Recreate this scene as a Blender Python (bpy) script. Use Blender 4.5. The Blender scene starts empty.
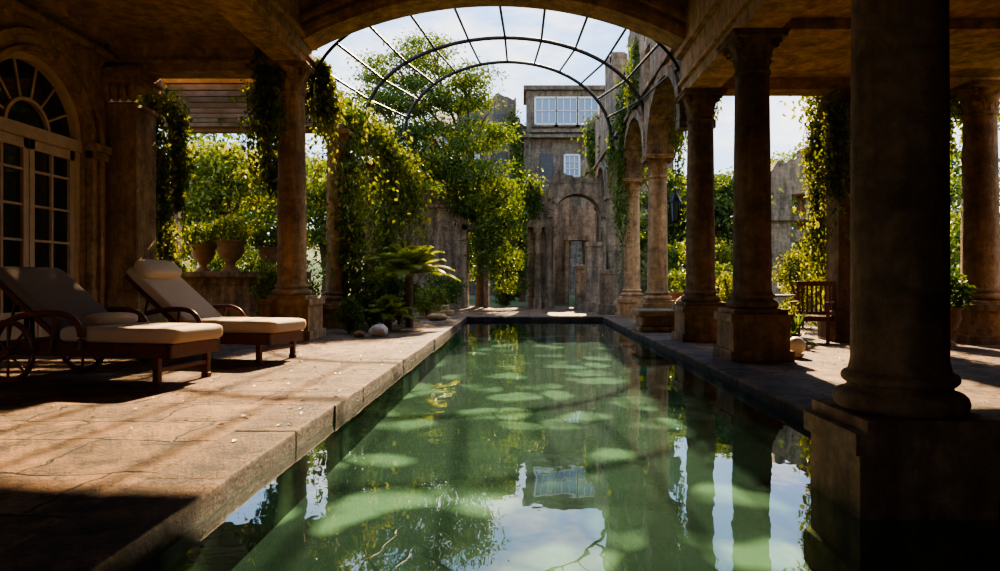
import bpy, math, numpy as np
from mathutils import Vector, Matrix
rng = np.random.default_rng(7)
sc = bpy.context.scene
sc.view_settings.view_transform = 'AgX'
try: sc.view_settings.look = 'AgX - Medium High Contrast'
except Exception: pass
sc.view_settings.exposure = 0.45

# ------------------------------------------------------------------ node helpers
def newmat(name):
    m = bpy.data.materials.new(name); m.use_nodes = True
    nt = m.node_tree; nt.nodes.clear()
    return m, nt
def N(nt, t, **kw):
    n = nt.nodes.new(t)
    for k, v in kw.items():
        if k in n.inputs: n.inputs[k].default_value = v
        else: setattr(n, k, v)
    return n
def L(nt, a, b): nt.links.new(a, b)
def ramp(nt, fac, stops):
    r = nt.nodes.new('ShaderNodeValToRGB')
    e = r.color_ramp.elements
    while len(e) < len(stops): e.new(0.5)
    for i, (p, c) in enumerate(stops):
        e[i].position = p; e[i].color = (c[0], c[1], c[2], 1)
    L(nt, fac, r.inputs[0]); return r.outputs[0]
def g(v): return (v, v, v)
def mixc(nt, fac, a, b, mode='MIX'):
    m = nt.nodes.new('ShaderNodeMix'); m.data_type = 'RGBA'; m.blend_type = mode
    for sock, v in ((m.inputs[0], fac), (m.inputs[6], a), (m.inputs[7], b)):
        if isinstance(v, (int, float)): sock.default_value = v
        elif isinstance(v, tuple): sock.default_value = (*v, 1) if len(v) == 3 else v
        else: L(nt, v, sock)
    return m.outputs[2]
def noise(nt, vec, scale, detail=6, rough=0.6, dist=0):
    n = N(nt, 'ShaderNodeTexNoise'); n.inputs['Scale'].default_value = scale
    n.inputs['Detail'].default_value = detail; n.inputs['Roughness'].default_value = rough
    n.inputs['Distortion'].default_value = dist
    L(nt, vec, n.inputs['Vector']); return n
def mapping(nt, vec, scale=(1, 1, 1)):
    m = N(nt, 'ShaderNodeMapping'); m.inputs['Scale'].default_value = scale
    L(nt, vec, m.inputs['Vector']); return m.outputs[0]
def finish(nt, col, rough, bump=None, bstr=0.4, bdist=0.02, spec=0.4):
    p = N(nt, 'ShaderNodeBsdfPrincipled'); o = N(nt, 'ShaderNodeOutputMaterial')
    if isinstance(col, tuple): p.inputs['Base Color'].default_value = (*col, 1)
    else: L(nt, col, p.inputs['Base Color'])
    if isinstance(rough, float): p.inputs['Roughness'].default_value = rough
    else: L(nt, rough, p.inputs['Roughness'])
    p.inputs['Specular IOR Level'].default_value = spec
    if bump is not None:
        b = N(nt, 'ShaderNodeBump'); b.inputs['Strength'].default_value = bstr; b.inputs['Distance'].default_value = bdist
        L(nt, bump, b.inputs['Height']); L(nt, b.outputs[0], p.inputs['Normal'])
    L(nt, p.outputs[0], o.inputs[0]); return p

def stone(name, c1, c2, c3, blocks=0.0, bstr=0.6, moss=0.0, streak=0.6):
    m, nt = newmat(name)
    tc = N(nt, 'ShaderNodeNewGeometry').outputs['Position']
    n1 = noise(nt, tc, 0.9, 8, 0.65); n2 = noise(nt, tc, 9, 8, 0.7)
    n3 = noise(nt, mapping(nt, tc, (4, 4, 0.5)), 1.3, 5, 0.6)
    base = ramp(nt, n1.outputs[0], [(0.32, c2), (0.6, c1)])
    st = ramp(nt, n3.outputs[0], [(0.38, g(1)), (0.62, g(0))])
    col = mixc(nt, 0.0, base, c3)
    mm = N(nt, 'ShaderNodeMath', operation='MULTIPLY'); L(nt, st, mm.inputs[0]); mm.inputs[1].default_value = streak
    L(nt, mm.outputs[0], col.node.inputs[0])
    sp = ramp(nt, n2.outputs[0], [(0.35, g(0.62)), (0.65, g(1.12))])
    col = mixc(nt, 1.0, col, sp, 'MULTIPLY')
    n7 = noise(nt, tc, 2.6, 9, 0.75)
    col = mixc(nt, 1.0, col, ramp(nt, n7.outputs[0], [(0.36, g(0.6)), (0.5, g(1.0)), (0.66, (1.2, 1.17, 1.1))]), 'MULTIPLY')
    if moss > 0:
        n5 = noise(nt, tc, 2.3, 7, 0.7)
        f = ramp(nt, n5.outputs[0], [(0.54, g(0)), (0.72, g(moss))])
        col = mixc(nt, f, col, (0.06, 0.08, 0.025))
    n4 = noise(nt, tc, 28, 6, 0.7)
    h = N(nt, 'ShaderNodeMath', operation='ADD'); L(nt, n2.outputs[0], h.inputs[0]); L(nt, n4.outputs[0], h.inputs[1])
    hout = h.outputs[0]
    h3 = N(nt, 'ShaderNodeMath', operation='MULTIPLY_ADD'); L(nt, n7.outputs[0], h3.inputs[0]); h3.inputs[1].default_value = 2.0; L(nt, hout, h3.inputs[2]); hout = h3.outputs[0]
    if blocks > 0:
        sx = N(nt, 'ShaderNodeSeparateXYZ'); L(nt, tc, sx.inputs[0])
        ad = N(nt, 'ShaderNodeMath', operation='ADD'); L(nt, sx.outputs[0], ad.inputs[0]); L(nt, sx.outputs[1], ad.inputs[1])
        cb = N(nt, 'ShaderNodeCombineXYZ'); L(nt, ad.outputs[0], cb.inputs[0]); L(nt, sx.outputs[2], cb.inputs[1])
        nd = noise(nt, tc, 1.8, 3, 0.6)
        sk = N(nt, 'ShaderNodeVectorMath', operation='SCALE'); L(nt, nd.outputs['Color'], sk.inputs[0]); sk.inputs['Scale'].default_value = 0.18
        a3 = N(nt, 'ShaderNodeVectorMath', operation='ADD'); L(nt, cb.outputs[0], a3.inputs[0]); L(nt, sk.outputs[0], a3.inputs[1])
        b = N(nt, 'ShaderNodeTexBrick'); L(nt, a3.outputs[0], b.inputs['Vector'])
        b.inputs['Scale'].default_value = 1.0; b.inputs['Brick Width'].default_value = blocks * 2; b.inputs['Row Height'].default_value = blocks
        b.inputs['Mortar Size'].default_value = 0.01; b.inputs['Mortar Smooth'].default_value = 0.8
        b.inputs['Color1'].default_value = (0.85, 0.85, 0.85, 1); b.inputs['Color2'].default_value = (1.05, 1.03, 1, 1); b.inputs['Mortar'].default_value = (0.6, 0.57, 0.54, 1)
        col = mixc(nt, 1.0, col, b.outputs['Color'], 'MULTIPLY')
        h2 = N(nt, 'ShaderNodeMath', operation='MULTIPLY_ADD'); L(nt, b.outputs['Fac'], h2.inputs[0]); h2.inputs[1].default_value = -0.8; L(nt, hout, h2.inputs[2])
        hout = h2.outputs[0]
    finish(nt, col, 0.88, hout, bstr, 0.03, 0.25)
    return m

def flag(name, c1, c2, w=0.95, hgt=0.62, mort=0.014, wet=False):
    m, nt = newmat(name)
    tc = N(nt, 'ShaderNodeNewGeometry').outputs['Position']
    nd = noise(nt, tc, 1.2, 4, 0.55)
    sub = N(nt, 'ShaderNodeVectorMath', operation='SCALE'); L(nt, nd.outputs['Color'], sub.inputs[0]); sub.inputs['Scale'].default_value = 0.5
    ad = N(nt, 'ShaderNodeVectorMath', operation='ADD'); L(nt, tc, ad.inputs[0]); L(nt, sub.outputs[0], ad.inputs[1])
    b = N(nt, 'ShaderNodeTexBrick'); L(nt, ad.outputs[0], b.inputs['Vector'])
    b.inputs['Scale'].default_value = 1; b.inputs['Brick Width'].default_value = w; b.inputs['Row Height'].default_value = hgt
    b.inputs['Mortar Size'].default_value = mort; b.inputs['Mortar Smooth'].default_value = 0.5
    b.inputs['Color1'].default_value = (0.66, 0.64, 0.62, 1); b.inputs['Color2'].default_value = (1.1, 1.05, 1.0, 1); b.inputs['Mortar'].default_value = (0.2, 0.16, 0.12, 1)
    n1 = noise(nt, tc, 1.1, 9, 0.7); n2 = noise(nt, tc, 11, 8, 0.75); n3 = noise(nt, tc, 45, 4, 0.7); n6 = noise(nt, tc, 2.8, 10, 0.78)
    base = ramp(nt, n1.outputs[0], [(0.35, c2), (0.62, c1)])
    sp = ramp(nt, n2.outputs[0], [(0.35, g(0.45)), (0.62, g(1.12))])
    col = mixc(nt, 1.0, base, sp, 'MULTIPLY'); col = mixc(nt, 1.0, col, b.outputs['Color'], 'MULTIPLY')
    col = mixc(nt, 1.0, col, ramp(nt, n6.outputs[0], [(0.40, g(0.25)), (0.52, g(1.0)), (0.64, g(1.22))]), 'MULTIPLY')
    vc = N(nt, 'ShaderNodeTexVoronoi'); vc.feature = 'DISTANCE_TO_EDGE'; vc.inputs['Scale'].default_value = 0.9
    nn = noise(nt, tc, 3.5, 6, 0.7); s2 = N(nt, 'ShaderNodeVectorMath', operation='SCALE'); L(nt, nn.outputs['Color'], s2.inputs[0]); s2.inputs['Scale'].default_value = 0.6
    a4 = N(nt, 'ShaderNodeVectorMath', operation='ADD'); L(nt, tc, a4.inputs[0]); L(nt, s2.outputs[0], a4.inputs[1]); L(nt, a4.outputs[0], vc.inputs['Vector'])
    cr = ramp(nt, vc.outputs['Distance'], [(0.0, g(0.35)), (0.014, g(1))])
    col = mixc(nt, 1.0, col, cr, 'MULTIPLY')
    if wet:
        sx = N(nt, 'ShaderNodeSeparateXYZ'); L(nt, tc, sx.inputs[0])
        mr = N(nt, 'ShaderNodeMapRange'); L(nt, sx.outputs[2], mr.inputs[0]); mr.inputs[1].default_value = -0.03; mr.inputs[2].default_value = 0.0; mr.inputs[3].default_value = 0.22; mr.inputs[4].default_value = 1.0
        col = mixc(nt, 1.0, col, mr.outputs[0], 'MULTIPLY')
    a1 = N(nt, 'ShaderNodeMath', operation='MULTIPLY_ADD'); L(nt, b.outputs['Fac'], a1.inputs[0]); a1.inputs[1].default_value = -1.0; L(nt, n2.outputs[0], a1.inputs[2])
    a2 = N(nt, 'ShaderNodeMath', operation='MULTIPLY_ADD'); L(nt, n3.outputs[0], a2.inputs[0]); a2.inputs[1].default_value = 0.4; L(nt, a1.outputs[0], a2.inputs[2])
    a5 = N(nt, 'ShaderNodeMath', operation='MULTIPLY_ADD'); L(nt, n6.outputs[0], a5.inputs[0]); a5.inputs[1].default_value = 2.6; L(nt, a2.outputs[0], a5.inputs[2])
    rr = ramp(nt, n2.outputs[0], [(0.3, g(0.5)), (0.7, g(0.85))])
    finish(nt, col, rr, a5.outputs[0], 1.0, 0.04, 0.3)
    return m

def simple(name, col, rough=0.6, var=0.25, scale=8, bstr=0.2, metal=0.0, stretch=(1, 1, 1)):
    m, nt = newmat(name)
    tc = N(nt, 'ShaderNodeTexCoord').outputs['Object']
    n1 = noise(nt, mapping(nt, tc, stretch), scale, 6, 0.6)
    c = ramp(nt, n1.outputs[0], [(0.3, tuple(x * (1 - var) for x in col)), (0.7, tuple(min(1, x * (1 + var)) for x in col))])
    p = finish(nt, c, rough, n1.outputs[0], bstr, 0.01)
    p.inputs['Metallic'].default_value = metal
    return m

def leafmat(name, cols, trans=0.45):
    m, nt = newmat(name)
    ri = N(nt, 'ShaderNodeNewGeometry').outputs['Random Per Island']
    n = len(cols)
    c = ramp(nt, ri, [(i / (n - 1), cc) for i, cc in enumerate(cols)])
    p = N(nt, 'ShaderNodeBsdfPrincipled'); L(nt, c, p.inputs['Base Color']); p.inputs['Roughness'].default_value = 0.5
    p.inputs['Specular IOR Level'].default_value = 0.35
    t = N(nt, 'ShaderNodeBsdfTranslucent')
    tcn = mixc(nt, 1.0, c, (1.5, 1.3, 0.5), 'MULTIPLY'); L(nt, tcn, t.inputs['Color'])
    mx = N(nt, 'ShaderNodeMixShader'); mx.inputs[0].default_value = trans
    L(nt, p.outputs[0], mx.inputs[1]); L(nt, t.outputs[0], mx.inputs[2])
    o = N(nt, 'ShaderNodeOutputMaterial'); L(nt, mx.outputs[0], o.inputs[0])
    return m

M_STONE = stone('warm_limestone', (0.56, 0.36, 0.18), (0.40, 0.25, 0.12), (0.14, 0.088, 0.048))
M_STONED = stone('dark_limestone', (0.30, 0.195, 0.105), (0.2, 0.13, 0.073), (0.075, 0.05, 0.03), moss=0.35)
M_RUIN = stone('ruin_masonry', (0.43, 0.32, 0.205), (0.27, 0.2, 0.13), (0.1, 0.075, 0.054), blocks=0.5, moss=0.5, streak=.75)
M_MANOR = stone('manor_masonry', (0.23, 0.19, 0.147), (0.147, 0.122, 0.097), (0.07, 0.058, 0.048), blocks=0.5)
M_PLAST = stone('aged_plaster', (0.60, 0.395, 0.20), (0.45, 0.29, 0.145), (0.2, 0.125, 0.062), bstr=0.3, streak=.55)
M_FLAG = flag('sandstone_flags', (0.42, 0.25, 0.13), (0.24, 0.143, 0.075))
M_COPE = flag('coping_stone', (0.30, 0.185, 0.105), (0.18, 0.112, 0.065), 50, 50, wet=True)
M_WOOD = simple('dark_teak', (0.13, 0.045, 0.02), 0.4, 0.4, 5, 0.15, stretch=(1, 8, 8))
M_WOODG = simple('grey_timber', (0.15, 0.105, 0.07), 0.7, 0.35, 5, 0.3)
M_CUSH = simple('cream_canvas', (0.53, 0.42, 0.30), 0.9, 0.06, 40, 0.1)
M_CUSHD = simple('taupe_canvas', (0.17, 0.125, 0.092), 0.9, 0.08, 40, 0.1)
M_IRON = simple('wrought_iron', (0.03, 0.026, 0.022), 0.5, 0.3, 20, 0.2, 0.6)
M_PAINT = simple('cream_paint', (0.55, 0.40, 0.25), 0.5, 0.15, 6, 0.1)
M_WHITE = simple('white_paint', (0.5, 0.5, 0.48), 0.5, 0.08, 6, 0.1)
M_BARK = simple('bark', (0.11, 0.075, 0.05), 0.9, 0.4, 10, 0.6)
M_TERRA = simple('weathered_terracotta', (0.27, 0.17, 0.1), 0.8, 0.3, 8, 0.4)
M_SLATE = simple('slate', (0.05, 0.05, 0.053), 0.6, 0.3, 6, 0.3)
M_GRASS = simple('garden_soil_grass', (0.075, 0.1, 0.03), 0.95, 0.5, 3, 0.6)
M_HILL = simple('wooded_hill', (0.06, 0.10, 0.035), 0.95, 0.5, 1.2, 1.0)
M_WHST = simple('pale_rock', (0.6, 0.55, 0.47), 0.8, 0.2, 8, 0.5)
M_OPAL = simple('opal_glass', (0.85, 0.82, 0.76), 0.3, 0.03, 3, 0.0)
def glassdark(name, c, r=0.06):
    m, nt = newmat(name); finish(nt, c, r, None, spec=0.6); return m
M_GLASS = glassdark('dark_window_glass', (0.018, 0.02, 0.016))
M_SKYGL = glassdark('sky_tinted_window_glass', (0.14, 0.21, 0.31), 0.15)  # pale blue sky reflection put into the base colour
LG = leafmat('leaf_green', [(0.03, 0.065, 0.012), (0.06, 0.11, 0.02), (0.10, 0.155, 0.028), (0.17, 0.21, 0.04)])
LY = leafmat('leaf_yellowgreen', [(0.05, 0.09, 0.016), (0.11, 0.155, 0.025), (0.18, 0.22, 0.035), (0.30, 0.30, 0.05)])
LD = leafmat('leaf_deep', [(0.018, 0.045, 0.012), (0.04, 0.08, 0.02), (0.07, 0.12, 0.03)])
LB = leafmat('leaf_soft', [(0.07, 0.115, 0.035), (0.11, 0.16, 0.045), (0.16, 0.21, 0.06)])
LF = leafmat('leaf_fallen', [(0.10, 0.05, 0.02), (0.2, 0.12, 0.04), (0.14, 0.13, 0.03)], .1)

# ------------------------------------------------------------------ mesh builder
class MB:
    def __init__(s): s.V = []; s.n = 0; s.F = []
    def add(s, v, f, mat=0, smooth=False):
        v = np.asarray(v, float).reshape(-1, 3); f = np.asarray(f, int)
        s.V.append(v); s.F.append((f + s.n, mat, smooth)); s.n += len(v)
    def box(s, x0, x1, y0, y1, z0, z1, mat=0):
        v = [(x0, y0, z0), (x1, y0, z0), (x1, y1, z0), (x0, y1, z0), (x0, y0, z1), (x1, y0, z1), (x1, y1, z1), (x0, y1, z1)]
        s.add(v, [(0, 3, 2, 1), (4, 5, 6, 7), (0, 1, 5, 4), (1, 2, 6, 5), (2, 3, 7, 6), (3, 0, 4, 7)], mat)
    def hexa(s, v, mat=0):
        s.add(v, [(0, 3, 2, 1), (4, 5, 6, 7), (0, 1, 5, 4), (1, 2, 6, 5), (2, 3, 7, 6), (3, 0, 4, 7)], mat)
    def cbox(s, c, hs, mat=0, R=None):
        c = np.array(c); hs = np.array(hs)
        v = np.array([(-1, -1, -1), (1, -1, -1), (1, 1, -1), (-1, 1, -1), (-1, -1, 1), (1, -1, 1), (1, 1, 1), (-1, 1, 1)], float) * hs
        if R is not None: v = v @ np.array(R).T
        s.hexa(v + c, mat)
    def lathe(s, cx, cy, prof, seg=32, mat=0, smooth=True, cz=0):
        a = np.linspace(0, 2 * math.pi, seg, endpoint=False); P = np.array(prof, float); n = len(P)
        v = np.zeros((n, seg, 3)); v[:, :, 0] = cx + P[:, 0:1] * np.cos(a); v[:, :, 1] = cy + P[:, 0:1] * np.sin(a); v[:, :, 2] = P[:, 1:2] + cz
        f = []
        for i in range(n - 1):
            for j in range(seg):
                k = (j + 1) % seg
                f.append((i * seg + j, i * seg + k, (i + 1) * seg + k, (i + 1) * seg + j))
        s.add(v, f, mat, smooth)
        for i, rev in ((0, 1), (n - 1, 0)):
            if P[i, 0] > 1e-4:
                ring = v[i]; idx = list(range(seg)); s.add(ring, [idx[::-1] if rev else idx], mat)
    def tube(s, pts, r, seg=8, mat=0, closed=False):
        P = np.array(pts, float); n = len(P); r = np.full(n, r) if np.isscalar(r) else np.array(r, float)
        T = np.gradient(P, axis=0) if not closed else (np.roll(P, -1, 0) - np.roll(P, 1, 0))
        T /= (np.linalg.norm(T, axis=1, keepdims=True) + 1e-9)
        up = np.array([0, 0, 1.]) if abs(T[:, 2]).mean() < 0.8 else np.array([1., 0.1, 0])
        A = np.cross(T, up); A /= (np.linalg.norm(A, axis=1, keepdims=True) + 1e-9); B = np.cross(T, A)
        a = np.linspace(0, 2 * math.pi, seg, endpoint=False)
        v = P[:, None, :] + r[:, None, None] * (A[:, None, :] * np.cos(a)[None, :, None] + B[:, None, :] * np.sin(a)[None, :, None])
        f = []
        for i in range(n if closed else n - 1):
            i2 = (i + 1) % n
            for j in range(seg):
                k = (j + 1) % seg; f.append((i * seg + j, i * seg + k, i2 * seg + k, i2 * seg + j))
        s.add(v, f, mat, True)
        if not closed:
            s.add(v[0], [list(range(seg))], mat); s.add(v[-1], [list(range(seg))[::-1]], mat)
    def strips(s, axis, t0, t1, grid, fn, mat=0):
        for a, b in zip(grid[:-1], grid[1:]):
            ia = fn(a + 1e-5); ib = fn(b - 1e-5)
            if len(ia) != len(ib): ib = ia = fn((a + b) / 2)
            for (l0, h0), (l1, h1) in zip(ia, ib):
                if axis == 'x':
                    v = [(a, t0, l0), (b, t0, l1), (b, t1, l1), (a, t1, l0), (a, t0, h0), (b, t0, h1), (b, t1, h1), (a, t1, h0)]
                else:
                    v = [(t1, a, l0), (t1, b, l1), (t0, b, l1), (t0, a, l0), (t1, a, h0), (t1, b, h1), (t0, b, h1), (t0, a, h0)]
                s.hexa(v, mat)
    def arcband(s, axis, t0, t1, cs, cz, r0, r1, a0=0, a1=math.pi, n=24, mat=0, ez=1.0, gap=0.0):
        A = np.linspace(a0, a1, n + 1)
        for a, b in zip(A[:-1], A[1:]):
            b = b - gap * (b - a)
            q = [(cs + r0 * math.cos(a), cz + ez * r0 * math.sin(a)), (cs + r1 * math.cos(a), cz + ez * r1 * math.sin(a)),
                 (cs + r1 * math.cos(b), cz + ez * r1 * math.sin(b)), (cs + r0 * math.cos(b), cz + ez * r0 * math.sin(b))]
            if axis == 'x': v = [(p[0], t0, p[1]) for p in q] + [(p[0], t1, p[1]) for p in q]
            else: v = [(t0, p[0], p[1]) for p in q] + [(t1, p[0], p[1]) for p in q]
            s.hexa(v, mat)
    def superell(s, c, X, Y, Z, e=0.25, nu=28, nv=16, mat=0):
        u = np.linspace(-math.pi, math.pi, nu, endpoint=False); w = np.linspace(-math.pi / 2, math.pi / 2, nv)
        sg = lambda t, p: np.sign(t) * np.abs(t) ** p
        U, W = np.meshgrid(u, w)
        x = sg(np.cos(W), e) * sg(np.cos(U), e); y = sg(np.cos(W), e) * sg(np.sin(U), e); z = sg(np.sin(W), max(e, .5))
        v = np.array(c) + x[..., None] * np.array(X) + y[..., None] * np.array(Y) + z[..., None] * np.array(Z)
        f = []
        for i in range(nv - 1):
            for j in range(nu):
                k = (j + 1) % nu; f.append((i * nu + j, i * nu + k, (i + 1) * nu + k, (i + 1) * nu + j))
        s.add(v, f, mat, True)
    def leaves(s, P, size, mat=0, asp=0.5, up=0.0, droop=0.25):
        P = np.asarray(P); n = len(P)
        if n == 0: return
        d = rng.normal(size=(n, 3)); d[:, 2] += up; d /= np.linalg.norm(d, axis=1, keepdims=True)
        q = rng.normal(size=(n, 3)); sd = np.cross(d, q); sd /= np.linalg.norm(sd, axis=1, keepdims=True)
        ln = size * rng.uniform(0.6, 1.3, (n, 1))
        v = np.zeros((n, 4, 3)); v[:, 0] = P
        v[:, 1] = P + d * ln * .45 + sd * ln * asp * .5; v[:, 3] = P + d * ln * .45 - sd * ln * asp * .5
        v[:, 2] = P + d * ln; v[:, 2, 2] -= droop * ln[:, 0]
        f = np.arange(n * 4).reshape(n, 4)
        s.add(v, f, mat, False)
    def obj(s, name, mats, bevel=0.0, origin=True):
        V = np.concatenate(s.V); me = bpy.data.meshes.new(name)
        o3 = np.zeros(3)
        if origin:
            lo = V.min(0); hi = V.max(0); o3 = np.array([(lo[0] + hi[0]) / 2, (lo[1] + hi[1]) / 2, lo[2]])
        V = V - o3
        loops = []; starts = []; mi = []; sm = []; c = 0
        for f, m, smo in s.F:
            k = f.shape[1]; nn = f.shape[0]; loops.append(f.ravel()); starts.append(c + np.arange(nn) * k); c += nn * k
            mi.append(np.full(nn, m)); sm.append(np.full(nn, smo))
        loops = np.concatenate(loops).astype(np.int32); starts = np.concatenate(starts).astype(np.int32)
        me.vertices.add(len(V)); me.vertices.foreach_set('co', V.astype(np.float32).ravel())
        me.loops.add(len(loops)); me.loops.foreach_set('vertex_index', loops)
        me.polygons.add(len(starts)); me.polygons.foreach_set('loop_start', starts)
        for m in mats: me.materials.append(m)
        me.update(calc_edges=True)
        me.polygons.foreach_set('material_index', np.concatenate(mi).astype(np.int32))
        me.polygons.foreach_set('use_smooth', np.concatenate(sm).astype(bool))
        me.update(); me.validate()
        ob = bpy.data.objects.new(name, me); ob.location = o3; sc.collection.objects.link(ob)
        if bevel > 0:
            b = ob.modifiers.new('bevel', 'BEVEL'); b.width = bevel; b.segments = 2; b.limit_method = 'ANGLE'; b.angle_limit = math.radians(50)
        return ob

def vnoise(x, seed=0, sc_=1.0):
    x = x * sc_ + seed * 17.3
    return (math.sin(x * 1.7) + math.sin(x * 3.1 + 1.3) * .6 + math.sin(x * 7.3 + 2.1) * .35 + math.sin(x * 13.1) * .2) / 2.15

# ------------------------------------------------------------------ camera, sun, sky
cam = bpy.data.cameras.new('camera'); camo = bpy.data.objects.new('camera', cam); sc.collection.objects.link(camo)
cam.lens = 24; cam.sensor_width = 36; cam.shift_x = -0.022; cam.shift_y = -0.0055
camo.location = (0, 0, 1.0); camo.rotation_euler = (math.radians(90), 0, 0); cam.clip_end = 500; sc.camera = camo
sl = bpy.data.lights.new('sun', 'SUN'); sl.energy = 20; sl.color = (1.0, 0.73, 0.43); sl.angle = math.radians(0.8)
so = bpy.data.objects.new('sun', sl); sc.collection.objects.link(so); so.location = (5, 20, 15)
so.rotation_euler = Vector((-0.09, -1, -0.68)).to_track_quat('-Z', 'Y').to_euler()
w = bpy.data.worlds.new('world'); sc.world = w; w.use_nodes = True; nt = w.node_tree; nt.nodes.clear()
tcw = N(nt, 'ShaderNodeTexCoord').outputs['Generated']
sx = N(nt, 'ShaderNodeSeparateXYZ'); L(nt, tcw, sx.inputs[0])
grad = ramp(nt, sx.outputs[2], [(0.0, (1.0, 0.88, 0.70)), (0.12, (0.62, 0.78, 0.98)), (0.5, (0.22, 0.46, 0.92))])
cn = noise(nt, mapping(nt, tcw, (1, 1, 2.5)), 3.6, 8, 0.62)
cf = ramp(nt, cn.outputs[0], [(0.47, g(0)), (0.66, g(1))])
skc = mixc(nt, cf, grad, (1.2, 1.12, 1.03))
bg = N(nt, 'ShaderNodeBackground'); L(nt, skc, bg.inputs[0]); bg.inputs[1].default_value = 1.9
wo = N(nt, 'ShaderNodeOutputWorld'); L(nt, bg.outputs[0], wo.inputs[0])

# ------------------------------------------------------------------ ground, decks, pool
XL, XR, YF = -1.482, 2.18, 18.0
YS = -3.0
b = MB(); b.box(-60, XL - .3, -40, 26, -.5, -.03); b.box(XR + .3, 60, -40, 26, -.5, -.03); b.box(-60, 60, 26, 120, -.5, -.03); b.box(XL - .3, XR + .3, YF + .3, 26, -.5, -.03); b.box(XL - .3, XR + .3, -40, -4, -.5, -.03)
b.obj('garden_ground', [M_GRASS])
b = MB(); b.box(-7.3, XL - .42, -14, 24, -.3, 0); b.obj('floor', [M_FLAG])
b = MB(); b.box(XR + .42, 8.4, -14, 22, -.3, 0); b.obj('floor', [M_FLAG])
b = MB(); b.box(XL - .42, XR + .42, YF + .45, 25, -.3, 0); b.box(XL - .42, XR + .42, -14, -3.0, -.3, 0); b.obj('floor', [M_FLAG])
b = MB()
def slabrow(x0, x1, y0, y1, along):
    t = y0 if along == 'y' else x0; end = y1 if along == 'y' else x1
    while t < end - .05:
        l = rng.uniform(.8, 1.3); t2 = min(end, t + l); j = rng.uniform(-.006, .006, 4)
        if along == 'y':
            b.box(x0 + abs(j[0]) * .3, x1 + j[1], t + .002, t2 - .002, -.13, .006 + j[2] * .5)
        else: b.box(t + .002, t2 - .002, y0 + j[0], y1, -.13, .006 + j[2] * .5)
        t = t2
slabrow(XL - .42, XL, YS, YF + .45, 'y'); slabrow(XR, XR + .42, YS, YF + .45, 'y'); slabrow(XL, XR, YF, YF + .45, 'x')
b.obj('pool_coping', [M_COPE], 0.012)
# pool shell: dark algae floor with pale sun patches painted into the colour
m, nt = newmat('algae_pool_sun_patches')
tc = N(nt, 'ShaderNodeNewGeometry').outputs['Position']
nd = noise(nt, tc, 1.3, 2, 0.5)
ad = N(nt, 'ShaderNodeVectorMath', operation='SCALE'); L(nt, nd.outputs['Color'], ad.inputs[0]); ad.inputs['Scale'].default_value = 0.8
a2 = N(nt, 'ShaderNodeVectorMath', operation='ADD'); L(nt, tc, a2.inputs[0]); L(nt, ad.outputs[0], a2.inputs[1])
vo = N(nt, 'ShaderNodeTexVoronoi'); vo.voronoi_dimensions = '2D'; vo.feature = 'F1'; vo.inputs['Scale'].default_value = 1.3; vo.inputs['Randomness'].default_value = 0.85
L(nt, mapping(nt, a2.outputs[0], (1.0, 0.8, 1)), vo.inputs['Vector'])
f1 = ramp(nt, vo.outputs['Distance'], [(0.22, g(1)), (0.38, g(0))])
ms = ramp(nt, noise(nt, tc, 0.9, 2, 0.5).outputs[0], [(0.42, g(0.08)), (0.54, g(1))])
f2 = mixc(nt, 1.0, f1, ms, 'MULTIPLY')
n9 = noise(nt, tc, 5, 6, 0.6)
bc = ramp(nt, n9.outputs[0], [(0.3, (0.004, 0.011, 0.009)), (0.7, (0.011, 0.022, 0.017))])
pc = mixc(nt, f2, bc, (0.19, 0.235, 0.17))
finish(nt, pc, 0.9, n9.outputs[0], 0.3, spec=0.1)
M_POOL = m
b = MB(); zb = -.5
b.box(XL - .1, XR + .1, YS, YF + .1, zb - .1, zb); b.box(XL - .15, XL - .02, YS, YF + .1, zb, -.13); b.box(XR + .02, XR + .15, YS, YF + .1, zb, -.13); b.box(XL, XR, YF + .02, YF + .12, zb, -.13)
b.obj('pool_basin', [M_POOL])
m, nt = newmat('pool_water')
tc = N(nt, 'ShaderNodeNewGeometry').outputs['Position']
n1 = noise(nt, mapping(nt, tc, (1.6, 1.0, 1)), 1.1, 3, 0.45); n2 = noise(nt, tc, 6, 2, 0.4)
am = N(nt, 'ShaderNodeMath', operation='MULTIPLY_ADD'); L(nt, n2.outputs[0], am.inputs[0]); am.inputs[1].default_value = 0.08; L(nt, n1.outputs[0], am.inputs[2])
bp = N(nt, 'ShaderNodeBump'); bp.inputs['Strength'].default_value = 0.10; bp.inputs['Distance'].default_value = 0.05; L(nt, am.outputs[0], bp.inputs['Height'])
lw = N(nt, 'ShaderNodeLayerWeight'); lw.inputs['Blend'].default_value = 0.5; L(nt, bp.outputs[0], lw.inputs['Normal'])
pw = N(nt, 'ShaderNodeMath', operation='POWER'); L(nt, lw.outputs['Facing'], pw.inputs[0]); pw.inputs[1].default_value = 3.6
sch = N(nt, 'ShaderNodeMath', operation='MULTIPLY_ADD'); L(nt, pw.outputs[0], sch.inputs[0]); sch.inputs[1].default_value = 0.95; sch.inputs[2].default_value = 0.04
tr = N(nt, 'ShaderNodeBsdfTransparent'); tr.inputs[0].default_value = (0.68, 0.93, 0.86, 1)
df = N(nt, 'ShaderNodeBsdfDiffuse'); df.inputs[0].default_value = (0.022, 0.07, 0.056, 1)
mx0 = N(nt, 'ShaderNodeMixShader'); mx0.inputs[0].default_value = 0.10; L(nt, tr.outputs[0], mx0.inputs[1]); L(nt, df.outputs[0], mx0.inputs[2])
gl = N(nt, 'ShaderNodeBsdfGlossy'); gl.inputs['Roughness'].default_value = 0.012; L(nt, bp.outputs[0], gl.inputs['Normal'])
mx = N(nt, 'ShaderNodeMixShader'); L(nt, sch.outputs[0], mx.inputs[0]); L(nt, mx0.outputs[0], mx.inputs[1]); L(nt, gl.outputs[0], mx.inputs[2])
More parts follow.
